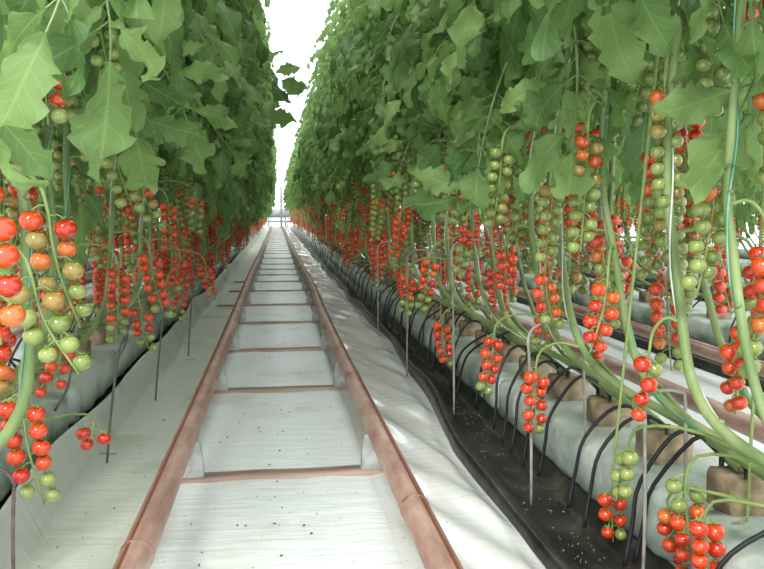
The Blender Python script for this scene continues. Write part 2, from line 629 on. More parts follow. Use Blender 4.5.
# ------------------------------------------------------------------ plants
def stem_path(x, y, side, lean, rng, xl=None, lay=None, ztop=2.32, yoff=0.0):
    """base on the slab, a stretch laid along the row, then upright"""
    lay = rng.uniform(.55, 1.05) if lay is None else lay
    zb = .222
    xb, yb = x, y - lay
    if abs(x) < 1:
        xb = side * (.735 if side > 0 else .68)
        yb = .36 + .25 * round((y - lay - .36) / .25)
        lay = y - yb
    k = rng.uniform(.46, .58)
    pts = [(xb, y - lay, zb), (xb * .7 + x * .3, y - lay * .62, zb + .05), (x, y - lay * .25, zb + .13), (x, y - .03, k + .05),
           (x + rng.uniform(-.015, .015), y, .78), (x + lean * .3 + rng.uniform(-.02, .02), y + rng.uniform(-.02, .02), 1.2),
           (x + lean * .7, y + rng.uniform(-.03, .03), 1.75), (x + lean, y, ztop)]
    return pts


def sample(path, z):
    """point on the upright run of a stem at height z"""
    for a, b_ in zip(path[:-1], path[1:]):
        if a[2] <= z <= b_[2]:
            t = (z - a[2]) / (b_[2] - a[2] + 1e-9)
            return a * (1 - t) + b_ * t
    return path[-1]


def stem_mesh(path, rng, r0=.0085, sides=8):
    mb = MB()
    n = len(path)
    tube(mb, path, [r0 * (1 - .45 * i / n) * rng.uniform(.94, 1.06) for i in range(n)], sides, 0)
    # leaf scars along the bare stem
    for i in range(4, n, 3):
        p = path[i]
        if p[2] < .85:
            a = rng.uniform(0, 6.28)
            d = np.array([math.cos(a), math.sin(a), .3])
            tube(mb, [p + d * r0 * .6, p + d * r0 * 1.25, p + d * r0 * 1.55], [r0 * .5, r0 * .42, r0 * .3], 6, 0)
    return mb.mesh('stem', [M['stem']])


def twine_mesh(path, rng, r0, white):
    mb = MB()
    pts = []
    ph = rng.uniform(0, 6.28)
    q = smooth_path(path, len(path) * 3)
    for i, p in enumerate(q):
        if p[2] < .3 or p[2] > 1.3:
            continue
        a = ph + p[2] * 17
        pts.append(p + np.array([math.cos(a), math.sin(a), 0]) * (r0 * 1.03))
    tube(mb, pts, .0015, 5, 0)
    return mb.mesh('support_twine', [M['twine_white'] if white else M['twine']])


def put_truss(plant, base, world, ped_world, n, cols, rng, detailed, pitch=.0133, r0=.0138, rank=None, curve=.05):
    pts, fr = truss_layout(rng, n, pitch, r0, curve, rank)
    if detailed:
        mb = truss_mesh(rng, np.asarray(ped_world) - np.asarray(world), pts, fr, None)
        t = link('fruit_truss', mb.mesh('fruit_truss', [M['truss_green']]), plant)
        t.location = Vector(world) - base
        for (c, r, p), ch in zip(fr, cols):
            o = link('tomato', TOM[ch], t)
            o.location = c
            o.scale = (r, r, r)
            o.rotation_euler = (rng.uniform(-.3, .3), rng.uniform(-.3, .3), rng.uniform(0, 6.28))
            o['label'] = FLAB[ch]
    else:
        mb = truss_mesh(rng, np.asarray(ped_world) - np.asarray(world), pts, fr, None)
        for (c, r, p), ch in zip(fr, cols):
            sphere(mb, c, r, 12, 9, 1 + 'ROTG'.index(ch))
        t = link('fruit_truss', mb.mesh('fruit_truss', [M['truss_green'], M['R'], M['O'], M['T'], M['G']]), plant)
        t.location = Vector(world) - base
    return t


def leaf_angles(side, rng, i, a0):
    a = a0 + i * 2.4 + rng.uniform(-.4, .4)
    return a


def leaf_size(side, z):
    if side > 0:
        s = 1.08 if z < 1.5 else 1.08 - .38 * (z - 1.5)
    else:
        s = 1.08 + (.05 if z < 1.9 else 0)
    return s


def near_plant(side, x, y, lean, rng, label, trusses, leaves, zlow=.92, nleaf=24, lay=None, bare=(), extra=None, r0=None, path_pts=None, r_tr=None, heads=None):
    """a plant whose leaves, trusses and fruit are all separate parts"""
    path = smooth_path(path_pts or stem_path(x, y, side, lean, rng, lay=lay), 30)
    base = Vector(path[0])
    t = thing('tomato_plant', label, 'tomato plant', base, 'tomato plants along the rails')
    r0 = r0 or rng.uniform(.0075, .0095)
    rel = path - path[0]
    link('stem', stem_mesh_rel(path, r0, rng), t)
    tw = link('support_twine', None, t) if False else None
    me = twine_mesh(path, rng, r0, rng.random() < .35)
    o = link('support_twine', me, t)
    o.location = -base
    for (wx, wy, wz), n, cols, rk in trusses:
        st = sample(path, wz + .03)
        put_truss(t, base, (wx, wy, wz), st, n, cols, rng, True, rank=rk, r0=rng.uniform(.0132, .0146))
    a0 = rng.uniform(0, 6.28)
    for i in range(nleaf):
        z = zlow + (2.3 - zlow) * i / nleaf + rng.uniform(-.02, .02)
        a = a0 + i * 2.4 + rng.uniform(-.4, .4)
        p = sample(path, z)
        s = leaf_size(side, z) * rng.uniform(.85, 1.12)
        lf = link('leaf', rng.choice(LEAF), t)
        lf.location = Vector(p) - base
        lf.rotation_euler = (rng.uniform(-.25, .25), rng.uniform(-.25, .2), a)
        lf.scale = (s, s, s)
    for (wp, tip, s, k) in leaves:
        add_leaf(t, base, path, wp, tip, s, k)
    return t, path


def stem_mesh_rel(path, r0, rng):
    return stem_mesh(path - path[0], rng, r0) if False else _stem_rel(path, r0, rng)


def _stem_rel(path, r0, rng):
    mb = MB()
    q = path - path[0]
    n = len(q)
    tube(mb, smooth_path(q, n * 2), [r0 * (1 - .4 * i / (2 * n)) * rng.uniform(.95, 1.05) for i in range(2 * n)], 10, 0)
    for i in range(5, n, 3):
        p = q[i]
        if path[i][2] < .95:
            a = rng.uniform(0, 6.28)
            d = np.array([math.cos(a), math.sin(a), .35])
            tube(mb, [p + d * r0 * .5, p + d * r0 * 1.1, p + d * r0 * 1.45], [r0 * .55, r0 * .45, r0 * .3], 7, 0)
    return mb.mesh('stem', [M['stem']])


def hang_leaf(t, tip, d, s, k, roll=0.0):
    """a leaf whose end reaches tip, coming from direction d"""
    me = LEAF[k]
    lt = Vector(LTIP[k])
    d = Vector(d).normalized()
    q = lt.normalized().rotation_difference(d)
    from mathutils import Quaternion
    n0 = q @ (lt.normalized().cross(Vector((0, 1, 0))) * -1)
    want = Vector((CAMX, -.2, CAMZ + .5)) - Vector(tip)
    want -= d * want.dot(d)
    n0 -= d * n0.dot(d)
    if n0.length > 1e-6 and want.length > 1e-6:
        a = n0.angle(want)
        if n0.cross(want).dot(d) < 0:
            a = -a
        roll += a
    q = Quaternion(d, roll) @ q
    lf = link('leaf', me, t)
    lf.rotation_euler = q.to_euler()
    lf.scale = (s, s, s)
    lf.location = Vector(tip) - d * lt.length * s - t.location
    return lf


def add_leaf(t, base, path, wp, tip, s, k):
    """a leaf growing from wp towards tip"""
    lf = link('leaf', LEAF[k], t)
    lf.location = Vector(wp) - base
    d = Vector(tip) - Vector(wp)
    az = math.atan2(d.y, d.x)
    lf.rotation_euler = (0, 0, az)
    lf.scale = (s, s, s)


# shared foliage for the plants further off (one mesh per plant there)
FOLI = {}
for side in (1, -1):
    FOLI[side] = []
    for k in range(6):
        rg = random.Random(500 + k + side * 50)
        mb = MB()
        a0 = rg.uniform(0, 6.28)
        nl = 31
        lean = .06 if side > 0 else .2
        for i in range(nl):
            z = (1.10 if side > 0 else 1.03) + 1.24 * i / nl + rg.uniform(-.03, .03) - (rg.choice((0, 0, .12)) if i < 5 else 0)
            a = a0 + i * 2.4 + rg.uniform(-.5, .5)
            sx = lean * max(0, z - .78) / 1.54
            compound_leaf(rg, 10, leaf_size(side, z) * rg.uniform(.9, 1.15), mb, (sx, rg.uniform(-.02, .02), z), a, rg.uniform(.1, .7), rg.uniform(1.2, 2.0))
        FOLI[side].append(mb.mesh('foliage', [M['leaf'], M['stem']]))
STEM = {}
for k in range(8):
    rg = random.Random(900 + k)
    STEM[k] = None


def far_plant(side, x, y, rng, label, group, flip=1, ntr=5, cat='tomato plant', zmin=.42):
    """plant with one foliage mesh and one mesh per truss"""
    lean = .06 if side > 0 else .2
    path = smooth_path(stem_path(x, y, side, lean, rng), 16)
    base = Vector((x, y, 0.0))
    t = thing('tomato_plant', label, cat, (path[0][0], path[0][1], path[0][2]), group)
    base = Vector(path[0])
    mb = MB()
    tube(mb, path - path[0], np.linspace(.0085, .006, 16), 6, 0)
    link('stem', mb.mesh('stem', [M['stem']]), t)
    fo = link('foliage', rng.choice(FOLI[side]), t)
    fo.location = Vector((x, y, 0)) - base
    fo.scale = (1, rng.choice((-1, 1)), rng.uniform(.97, 1.03))
    zmin += .05 if side > 0 else 0
    zs = [zmin + .04, zmin + .15, zmin + .25, zmin + .35, zmin + .45, zmin + .56, zmin + .68, zmin + .8]
    for z in zs[:ntr]:
        z += rng.uniform(-.07, .07)
        kind = 'low' if z < .60 else 'mid' if z < .76 else 'high' if z < .92 else 'top'
        p = sample(path, z)
        a = (PI if side > 0 else 0) + rng.uniform(-1.5, 1.5)
        tr = link('fruit_truss', rng.choice(FAR_T[kind]), t)
        d = rng.uniform(.05, .10)
        tr.location = Vector((p[0] + math.cos(a) * .055, p[1] + math.sin(a) * .055, z)) - base
        tr.rotation_euler = (rng.uniform(-.08, .08), rng.uniform(-.08, .08), a)
    return t


exec_rows = []


def where(y, side, cnt={}):
    """how many plants past which crosspiece"""
    k = sum(1 for c in VIS if c < y)
    cnt[(side, k)] = cnt.get((side, k), 0) + 1
    i = cnt[(side, k)]
    if k == 0:
        return f'{ORD[i - 1]} one before the nearest crosspiece'
    return f'{ORD1[i - 1]} past the {ORD[k - 1]} crosspiece'


# trusses read off the photograph: px, py of the top, distance, colours stalk to tip, rank direction
HT_R = [
    (665, 74, 1.12, 'OOTGTGGGGGGTGG', .1), (716, 165, 1.04, 'OGGGGGGGGGG', .2), (668, 172, 1.22, 'GGGGTGGGGG', .3),
    (650, 340, 1.10, 'RGRGRGR', .9), (686, 462, 1.06, 'GGGORORRRRRRRR', .3), (630, 432, 1.16, 'GGGGGG', 1.3),
    (612, 478, 1.24, 'RRRRRG', .4), (608, 268, 1.25, 'RORRRRRR', .2), (588, 120, 1.32, 'OTOOTTGGGGGGGGG', .3),
    (553, 170, 1.46, 'TGGGGGGGGGG', .3), (545, 262, 1.50, 'ROROROGG', .3), (536, 358, 1.50, 'RRRRRRRRRG', .3),
    (494, 326, 1.76, 'RRRRRRRRGG', .4), (502, 138, 1.72, 'GGGGGGGGGGGGG', .3), (505, 240, 1.85, 'RRRRRRR', .4),
    (466, 216, 2.05, 'RRRRGGGGGG', .5), (430, 250, 2.35, 'ORRORRRRGGGG', .3), (442, 314, 2.30, 'RRRRRRRRRG', .4),
    (400, 212, 2.75, 'RRRRRRRRRR', .4), (408, 268, 2.6, 'RRRRROGGGG', .4), (452, 160, 2.3, 'OTGGGGGGGGGG', .4),
    (425, 150, 2.6, 'OTGGGGGGGGGG', .4), (570, 255, 1.62, 'OTGGGGGGG', .4), (755, 250, 1.15, 'RRRRGGGG', .3),
    (722, 255, 1.5, 'RRRRRRR', .4), (525, 170, 1.9, 'GGGGGGGG', .2), (632, 245, 1.65, 'RRRRRRRR', .3),
    (748, 505, 1.05, 'GGGRRR', .3), (706, 500, .97, 'RRRRRRRR', .2), (668, 488, 1.1, 'ORRRRRR', .5),
]
HT_L = [
    (-24, 166, .70, 'RRRRRRROO', .1), (46, 190, 1.02, 'RRTOOTTGGGG', .3), (20, 380, 1.14, 'RRRRRRRRRGGG', .3),
    (62, 332, 1.55, 'RRRRRRR', .6), (92, 414, 1.55, 'RRR', .2), (30, 262, .98, 'TTGGGGGG', .5), (140, 172, 2.0, 'OROTGGGG', .4),
    (118, 258, 1.95, 'RRRRRRRRRGGGG', .4), (150, 245, 2.1, 'RRRRRRRRRRGG', .4), (42, 42, 1.15, 'RRRRTG', .3), (80, 80, 1.55, 'GGGGGGGGGG', .4),
    (112, 120, 1.7, 'GGGGGGGGGGGG', .4), (168, 195, 2.6, 'RRRRRRRRRRR', .4), (180, 250, 2.7, 'RRRRRRRGG', .4), (140, 300, 2.1, 'RRRRRGGG', .4),
    (98, 5, 1.4, 'GGGGGG', .4), (55, 0, 1.3, 'GGGG', .4), (205, 258, 3.1, 'RRRRRRRROG', .4), (196, 190, 3.0, 'OROTGGGGGG', .4),
]
# nearer plants: distance, lateral position (right row then left row)
NEAR_R = [(0.78, .63), (0.985, .60), (1.12, .60), (1.36, .605), (1.60, .60), (1.80, .605), (2.12, .60), (2.38, .61), (2.62, .58), (2.95, .60)]
NEAR_L = [(0.92, -.40), (1.16, -.36), (1.42, -.50), (1.66, -.46), (1.92, -.50), (2.18, -.46), (2.48, -.52), (2.78, -.48), (3.1, -.5)]
LOOK = {
    (1, 1): 'stout pale stem', (1, 2): 'orange fruit over a green truss', (1, 3): 'teal twine up its stem',
}

NP = {}
for side, spots, hts in ((1, NEAR_R, HT_R), (-1, NEAR_L, HT_L)):
    per = {i: [] for i in range(len(spots))}
    for (px, py, d, cols, rk) in hts:
        w = P(px, py, d)
        i = min(range(len(spots)), key=lambda k: abs(spots[k][0] - w.y) + .35 * abs(spots[k][1] - w.x))
        per[i].append(((w.x, w.y, w.z), len(cols), cols, rk))
    for i, (y, x) in enumerate(spots):
        rg = random.Random(40 + i + 100 * (side + 1))
        tr = per[i]
        have = [q[0][2] for q in tr]
        # trusses the photograph only hints at, behind and above
        for z in (.5, .62, .74, .86, .98, 1.12):
            if all(abs(z - h) > .07 for h in have):
                a = (0 if side > 0 else PI) + rg.uniform(-1.2, 1.2)
                n = rg.randint(9, 13)
                tr.append(((x + .06 * math.cos(a), y + .06 * math.sin(a), z), n, ripeness(z, n, rg), None))
        ripe = sum(c in 'RO' for q in tr for c in q[2])
        tot = sum(len(q[2]) for q in tr)
        mood = 'mostly red fruit' if ripe > .55 * tot else 'mostly green fruit' if ripe < .3 * tot else 'red and green fruit'
        lab = f'tomato plant in {ROWN[side]}, {where(y, side)}, {mood}'
        lean = (.08 if side > 0 else (.12 + .0 * i)) + rg.uniform(-.02, .02)
        NP[(side, i)] = near_plant(side, x, y, lean, rg, lab, tr, [], zlow=(1.11 if side > 0 else 1.10), nleaf=26)

# leaves that hang in front of the fruit: row, plant, tip in the photograph, distance, direction towards the tip, size
for side, i, px, py, d, dr, s_, k, ro in (
        (1, 1, 690, 192, .96, (-.38, -.1, -.9), 1.15, 3, .2), (1, 2, 672, 52, 1.02, (.3, -.2, -.9), .95, 5, 0), (1, 3, 566, 196, 1.22, (-.1, -.3, -.95), 1.15, 7, .3),
        (1, 5, 479, 206, 1.6, (-.25, -.3, -.9), 1.0, 9, -.2), (1, 5, 404, 203, 1.75, (-.8, -.2, -.5), 1.15, 1, .6), (1, 6, 455, 140, 1.95, (-.4, -.3, -.8), 1.1, 2, .2),
        (1, 1, 752, 70, .92, (.1, -.2, -.9), .9, 8, 0), (1, 8, 420, 175, 2.4, (-.5, -.3, -.8), 1.1, 11, 0), (1, 4, 520, 120, 1.4, (-.5, -.3, -.8), 1.1, 12, .2),
        (1, 9, 385, 190, 2.7, (-.4, -.3, -.85), 1.1, 6, 0), (1, 7, 500, 165, 2.0, (-.3, -.2, -.9), 1.05, 4, .3),
        (-1, 0, 46, 186, .78, (.2, -.1, -.95), .8, 0, -.7), (-1, 1, 97, 182, .90, (.2, -.1, -.95), .95, 11, .8), (-1, 0, -2, 132, .72, (-.2, -.1, -.95), .8, 13, .3),
        (-1, 2, 148, 188, 1.35, (.2, -.3, -.9), 1.0, 3, 0), (-1, 3, 205, 170, 1.6, (.4, -.3, -.85), 1.1, 5, .2), (-1, 5, 178, 140, 1.8, (.3, -.4, -.85), 1.1, 7, 0),
        (-1, 8, 304, 90, 3.3, (.8, -.3, -.35), 1.2, 9, .2), (-1, 8, 294, 122, 3.5, (.85, -.2, -.3), 1.1, 2, 0), (-1, 7, 245, 175, 2.6, (.5, -.3, -.8), 1.1, 6, 0)):
    hang_leaf(NP[(side, i)][0], P(px, py, d), dr, s_, k, ro)

# the rows further on
y = {1: 3.2, -1: 3.36}
for side in (1, -1):
    yy = y[side]
    i = 0
    while yy < 30.8:
        rg = random.Random(3000 + i + 500 * side)
        x = side * ((.60 if i % 2 else .56) if side > 0 else (.53 if i % 2 else .47)) + rg.uniform(-.03, .03)
        far = yy > VIS[9]
        if not far:
            lab = f'tomato plant in {ROWN[side]}, {where(yy, side)}'
            grp = 'tomato plants along the rails'
        else:
            lab = f'distant tomato plant far down the {ROWN[side]}'
            grp = 'distant tomato plants in the ' + ROWN[side]
        far_plant(side, x, yy, rg, lab, grp, ntr=8)
        yy += rg.uniform(.25, .31) if yy < 11 else rg.uniform(.36, .44)
        i += 1
# second line of each row, behind the first, and the next row over
for side in (1, -1):
    yy = 1.0
    i = 0
    while yy < 11.0:
        rg = random.Random(7000 + i + 500 * side)
        far_plant(side, side * .76, yy, rg, f'tomato plant in the rear line of the {ROWN[side]}',
                  'rear line plants of the ' + ROWN[side], ntr=8, zmin=.42)
        yy += rg.uniform(.34, .40)
        i += 1
    yy = 2.3
    i = 0
    while yy < 13.5:
        rg = random.Random(9000 + i + 500 * side)
        far_plant(side, side * ((1.90 if i % 2 else 2.10) + rg.uniform(-.04, .04)), yy, rg,
                  f'tomato plant of the next row over, seen through the stems of the {ROWN[side]}',
                  'plants of the next row beyond the ' + ROWN[side], ntr=8, zmin=.40)
        yy += rg.uniform(.25, .31)
        i += 1

# the rows past those, glimpsed only between stems and trusses: one mass
rg = random.Random(77)
mb = MB()
for side in (1, -1):
    for x in (3.3, 4.65, 6.0):
        yy = 3.5 if x < 4 else 5.0
        bevel_box(mb, side * x - .1, side * x + .1, 3.0, 26, .05, .17, 4, .02)
        bevel_box(mb, side * x - .25, side * x + .25, 3.0, 26, .002, .05, 5, .02)
        while yy < (17 if x < 4 else 21 if x < 5 else 25):
            a0 = rg.uniform(0, 6)
            nl = 16 if x < 5 else 11
            for i in range(nl):
                z = .82 + 1.45 * i / nl + rg.uniform(-.05, .05)
                compound_leaf(rg, 4, 1.35 if x < 5 else 1.8, mb, (side * x, yy, z), a0 + i * 2.4, rg.uniform(.1, .7), rg.uniform(1.2, 2.0))
            tube(mb, [(side * x, yy - .4, .2), (side * x, yy - .1, .45), (side * x, yy, .8), (side * x, yy, 1.4), (side * x, yy, 2.2)], .008, 5, 1)
            for k in range(6):
                zt = rg.uniform(.45, .95)
                a = rg.uniform(0, 6.28)
                for j in range(12):
                    q = -1 if j % 2 else 1
                    sphere(mb, (side * x + .06 * math.cos(a) + .014 * q * math.sin(a), yy + .06 * math.sin(a) + .014 * q * math.cos(a), zt - .0135 * j), .0135, 6, 4, 2 if rg.random() < .85 or zt < .6 else 3)
            yy += rg.uniform(.4, .5)
thing('tomato_rows', 'further tomato rows glimpsed between the stems beyond the neighbouring rows', 'tomato plants', kind='stuff',
      me=mb.mesh('tomato_rows', [M['leaf'], M['stem'], M['R'], M['G'], M['slab'], M['black']]))

# ------------------------------------------------------------------ ground
YFAR = 31.5
mb = MB()
xs = np.linspace(-9, 9, 10)
ys = np.array([-3, 0, 3, 8, 15, 25, 40, 60.])
mb.add([(x, y_, 0) for y_ in ys for x in xs], grid_faces(len(ys), len(xs)))
fl = thing('floor', 'floor of pale film laid between the plant rows', None, me=mb.mesh('floor', [M['floor']]), kind='structure')


def yspace(y0, y1, s0, g):
    out, s = [y0], s0
    while out[-1] < y1:
        out.append(out[-1] + s)
        s = min(s * g, .5)
    return np.array(out)


def vnoise(x, y, seed):
    """cheap smooth value noise"""
    xi, yi = np.floor(x), np.floor(y)
    xf, yf = x - xi, y - yi
    xf, yf = xf * xf * (3 - 2 * xf), yf * yf * (3 - 2 * yf)

    def h(a, b_):
        v = np.sin(a * 127.1 + b_ * 311.7 + seed * 74.7) * 43758.5453
        return v - np.floor(v)
    return (h(xi, yi) * (1 - xf) + h(xi + 1, yi) * xf) * (1 - yf) + (h(xi, yi + 1) * (1 - xf) + h(xi + 1, yi + 1) * xf) * yf


def lip_x(y_):
    return .448 + .03 * np.clip((y_ - 1.3) / .7, 0, 1) + .045 * np.clip((y_ - 1.9) / 1.2, 0, 1) + .012 * np.sin(y_ * 2.1) + .01 * np.sin(y_ * 5.3 + 1)


# wrinkled glossy film between the right-hand rail and the black liner
ys = yspace(.5, YFAR, .011, 1.006)
u = np.linspace(0, 1, 34)
Y, U_ = np.meshgrid(ys, u, indexing='ij')
X = .21 + (lip_x(Y) - .004 - .21) * U_
def along(X, Y):
    return -X * .28 + Y * .96, X * .96 + Y * .28


A, B = along(X, Y)
hh = .024 * vnoise(A * 2.2 + vnoise(A * 3, B * 4, 41), B * 17 + 1.5 * vnoise(A * 1.5, B * 5, 40), 3) + .006 * vnoise(A * 3.5, B * 37, 5) + .010 * vnoise(X * 5, Y * 3, 8)
Z = .004 + hh * np.clip(U_ * 4, 0.08, 1) * np.clip((1 - U_) * 6, .15, 1) + .012 * np.clip((U_ - .85) / .15, 0, 1) ** 2
V = np.stack([X, Y, Z], -1).reshape(-1, 3)
mb = MB()
mb.add(V, grid_faces(len(ys), len(u)))
thing('plastic_film', 'glossy wrinkled white plastic film between a rail and the black liner', 'plastic film', me=mb.mesh('plastic_film', [M['film']]))

# film between the rails
u = np.linspace(-.28, .222, 28)
Y, X = np.meshgrid(ys, u, indexing='ij')
A, B = along(X, Y)
Z = .002 + .005 * vnoise(A * 2 + vnoise(A * 3, B * 4, 31), B * 15, 13) * np.clip((X + .28) * 20, 0, 1) * np.clip((.222 - X) * 20, 0, 1) + .003 * vnoise(X * 6, Y * 3, 4)
mb = MB()
mb.add(np.stack([X, Y, Z], -1).reshape(-1, 3), grid_faces(len(ys), len(u)))
thing('plastic_film', 'flat white plastic film lying under the crosspieces between the two rails', 'plastic film', me=mb.mesh('plastic_film', [M['floor']]))

# black liner: wavy lip, trough, back up to the slabs
prof = [(-.012, .018), (-.008, .036), (0, .052), (.010, .050), (.022, .03), (.04, .014), (.07, .012), (.085, .025), (.10, .06)]
V = []
ys2 = yspace(.5, YFAR, .02, 1.008)
for y_ in ys2:
    lx = float(lip_x(y_))
    wv = .009 * math.sin(y_ * 3.1) + .005 * math.sin(y_ * 7.7 + 1)
    for k, (dx, z) in enumerate(prof):
        q = dx if k < 4 else dx + (.632 - .10 - lx) * (k - 3) / 5.0
        V.append((lx + q, y_, z + (wv if 1 <= k <= 4 else wv * .2) * (.6 if k in (1, 4) else 1) + .004 * float(vnoise(np.array(y_ * 9.), np.array(k * 1.3), 2))))
mb = MB()
mb.add(V, grid_faces(len(ys2), len(prof)))
thing('black_liner', 'black plastic gutter liner with wavy lip beside glossy white film', 'plastic liner', me=mb.mesh('black_liner', [M['black']]))

# white film skirt of the opposite row, folded up against the slabs
prof = [(-.30, .004), (-.40, .004), (-.462, .006), (-.474, .02), (-.492, .06), (-.506, .096), (-.512, .10), (-.518, .09), (-.545, .035), (-.58, .03)]
V = []
for y_ in ys2:
    wv = .010 * math.sin(y_ * 2.3) + .006 * math.sin(y_ * 6.2)
    for k, (x, z) in enumerate(prof):
        V.append((x + (wv if k > 1 else 0), y_, z + (.008 * math.sin(y_ * 4.1 + 1) + .004 * float(vnoise(np.array(y_ * 8.), np.array(k * 1.7), 6)) if 3 <= k <= 7 else 0) + (.003 * float(vnoise(np.array(y_ * 7.), np.array(k * 2.7), 16)) if k else 0)))
mb = MB()
mb.add(V, grid_faces(len(ys2), len(prof)))
thing('film_skirt', 'dusty white film skirt folded up along the row opposite the black liner', 'plastic film', me=mb.mesh('film_skirt', [M['skirt']]))
# dark strip filling the gap behind the skirt
mb = MB()
bevel_box(mb, -.60, -.545, .4, YFAR, .036, .046, 0, .004)
thing('gap_strip', 'dark strip in the gap behind the white film skirt', 'drain', me=mb.mesh('gap_strip', [M['black']]))

# ------------------------------------------------------------------ rails, crosspieces
RZ = .123


def rail(x, label, seed, y0=.35, mirror=1, wob=.004):
    rg = random.Random(seed)
    mb = MB()
    ys_ = np.concatenate([np.linspace(y0, 6, 40), np.linspace(6.2, YFAR, 60)])
    p = [(x + wob * math.sin(q * .9 + seed) + (.012 * mirror * max(0, 1 - abs(q - 5.5) / 1.6) if seed == 2 else 0), q, RZ + .003 * math.sin(q * .7 + seed)) for q in ys_]
    # tube with uv around: angle 0 points to the aisle's outside
    V, U = [], []
    sd = 20
    for i, q in enumerate(p):
        for k in range(sd + 1):
            th = 2 * PI * k / sd
            V.append((q[0] - mirror * .0255 * math.cos(th), q[1], q[2] + .0255 * math.sin(th) * 1.0))
            U.append((i / 50, (th / (2 * PI) * 1.0) * 1.0 if False else ((th / PI) if th <= PI else 2 - th / PI)))
    mb.add(V, grid_faces(len(p), sd + 1), 0, U)
    t = thing('rail_pipe', label, 'rail', me=mb.mesh('rail_pipe', [M['rail']]))
    yj = 1.27 if mirror > 0 else 1.15
    while yj < 14:
        jb = MB()
        k = min(range(len(p)), key=lambda a: abs(p[a][1] - yj))
        qx, qz = np.interp(yj, [a[1] for a in p], [a[0] for a in p]), np.interp(yj, [a[1] for a in p], [a[2] for a in p])
        tube(jb, [(qx, yj - .004, qz), (qx, yj - .002, qz), (qx, yj + .002, qz), (qx, yj + .004, qz)], [.0253, .0268, .0268, .0253], 20, 0, False)
        link('weld_ring', jb.mesh('weld_ring', [M['rail']]), t)
        yj += 1.05 if yj < 2 else 3.0
    return t


rail(.225, 'long rusty pipe rail beside the glossy wrinkled film', 2, mirror=1)
rail(-.225, 'long rusty pipe rail on the side of the white film skirt', 5, mirror=-1)
for sx, nm in ((1, 'black-lined row'), (-1, 'white-skirted row')):
    rail(sx * 1.125, f'rusty pipe rail just behind the {nm}, seen between its stems', 7 + sx, 1.2, sx)
    rail(sx * 1.575, f'rusty pipe rail under the next row beyond the {nm}', 11 + sx, 1.2, -sx)

for i, y_ in enumerate(CROSS):
    rg = random.Random(60 + i)
    xr = rg.uniform(.26, .30)
    xl = -rg.uniform(.26, .30)
    if i == 2:
        xr = .385
    if i == 3:
        xr = .33
    if i == 5:
        xl = -.42
    if i in (6, 7):
        xl, xr = -.40, .34
    if i == 0:
        lab = 'weathered wooden crosspiece under the rails, below the edge of the photo'
    elif i <= 12:
        lab = f'weathered wooden crosspiece carrying both rails, {ORD[i - 1]} in view along the track'
    else:
        lab = 'distant wooden crosspiece at the far end of the rail track'
    t = thing('track_crosspiece', lab, 'crosspiece', (0, y_, .004), 'crosspieces under the rails' if i <= 12 else 'distant crosspieces')
    mb = MB()
    bevel_box(mb, xl, xr, -.026, .028, -.006, .010, 0, .003, rg, 10, .003)
    link('plank', mb.mesh('plank', [M['wood']]), t)
    if i == 2:
        mb = MB()
        bevel_box(mb, .285, .395, -.029, .031, -.004, .0125, 0, .003, rg, 3, .001)
        c = link('plank_end', mb.mesh('plank_end', [M['wood_cut']]), t)
        c['label'] = 'fresh orange cut end of the plank'
    for sx in (-1, 1):
        mb = MB()
        # folded bracket: a tapering plate with a rounded saddle for the pipe
        xc = sx * .222
        pl = [(-.034, .010), (.034, .010), (.030, .060), (.024, .098), (.0, .096), (-.024, .098), (-.030, .060)]
        V = [(xc + a, -.012, z) for a, z in pl] + [(xc + a, .012, z) for a, z in pl]
        n = len(pl)
        f = [tuple(range(n)), tuple(range(n, 2 * n))[::-1]] + [(k, k + n, (k + 1) % n + n, (k + 1) % n) for k in range(n)]
        mb.add(V, f)
        link('rail_bracket', mb.mesh('rail_bracket', [M['galv']], False), t)

# ------------------------------------------------------------------ slabs, blocks, hoses, hoops
def slab_mesh(seed, L=.98):
    rg = random.Random(seed)
    mb = MB()
    nx, npf = 26, 20
    V = []
    for i in range(nx + 1):
        t = i / nx
        e = 1 - .12 * max(0, abs(t - .5) * 2 - .93) / .07
        for k in range(npf):
            a = 2 * PI * k / npf
            ca, sa = math.cos(a), math.sin(a)
            px_ = .10 * math.copysign(abs(ca) ** .3, ca)
            pz = .055 * math.copysign(abs(sa) ** .3, sa)
            w = .005 * float(vnoise(np.array(t * 14 + seed), np.array(k * .9), seed)) + .003 * math.sin(t * 40 + k)
            V.append(((px_ + w * ca) * e, (t - .5) * L, .058 + (pz + w * sa * .6) * e))
    f = grid_faces(nx + 1, npf, True)
    f.append(tuple(range(npf))[::-1])
    f.append(tuple(nx * npf + k for k in range(npf)))
    mb.add(V, f)
    return mb.mesh('growing_slab', [M['slab']])


SLABS = [slab_mesh(k) for k in range(4)]
mb = MB()
bevel_box(mb, -.040, .040, -.042, .042, 0, .062, 0, .006, random.Random(3), 3, .002)
sphere(mb, (0, 0, .066), .008, 8, 6, 0)
BLOCK = mb.mesh('rockwool_block', [M['wool']])


def hose_mesh(side, rg, reach):
    """thin drip hose arching from the drain to the block"""
    mb = MB()
    s = side
    a = rg.uniform(-.05, .05)
    d = -s if s > 0 else -s * -1
    pts = [(d * .165, .03 + a, -.14), (d * .150, .04 + a, -.07), (d * (.13 + reach * .2), .035 + a * .6, .0), (d * .085, .02, .04 + reach), (d * .045, .005, .062 + reach * .6), (d * .01, 0, .055)]
    tube(mb, smooth_path(pts, 18), reach * .0 + .0039, 7, 0)
    # peg that holds it in the block
    tube(mb, [(d * .01, 0, .06), (d * .01, 0, .03), (d * .01, 0, .0)], [.005, .004, .002], 6, 0)
    return mb.mesh('drip_hose', [M['hose']])


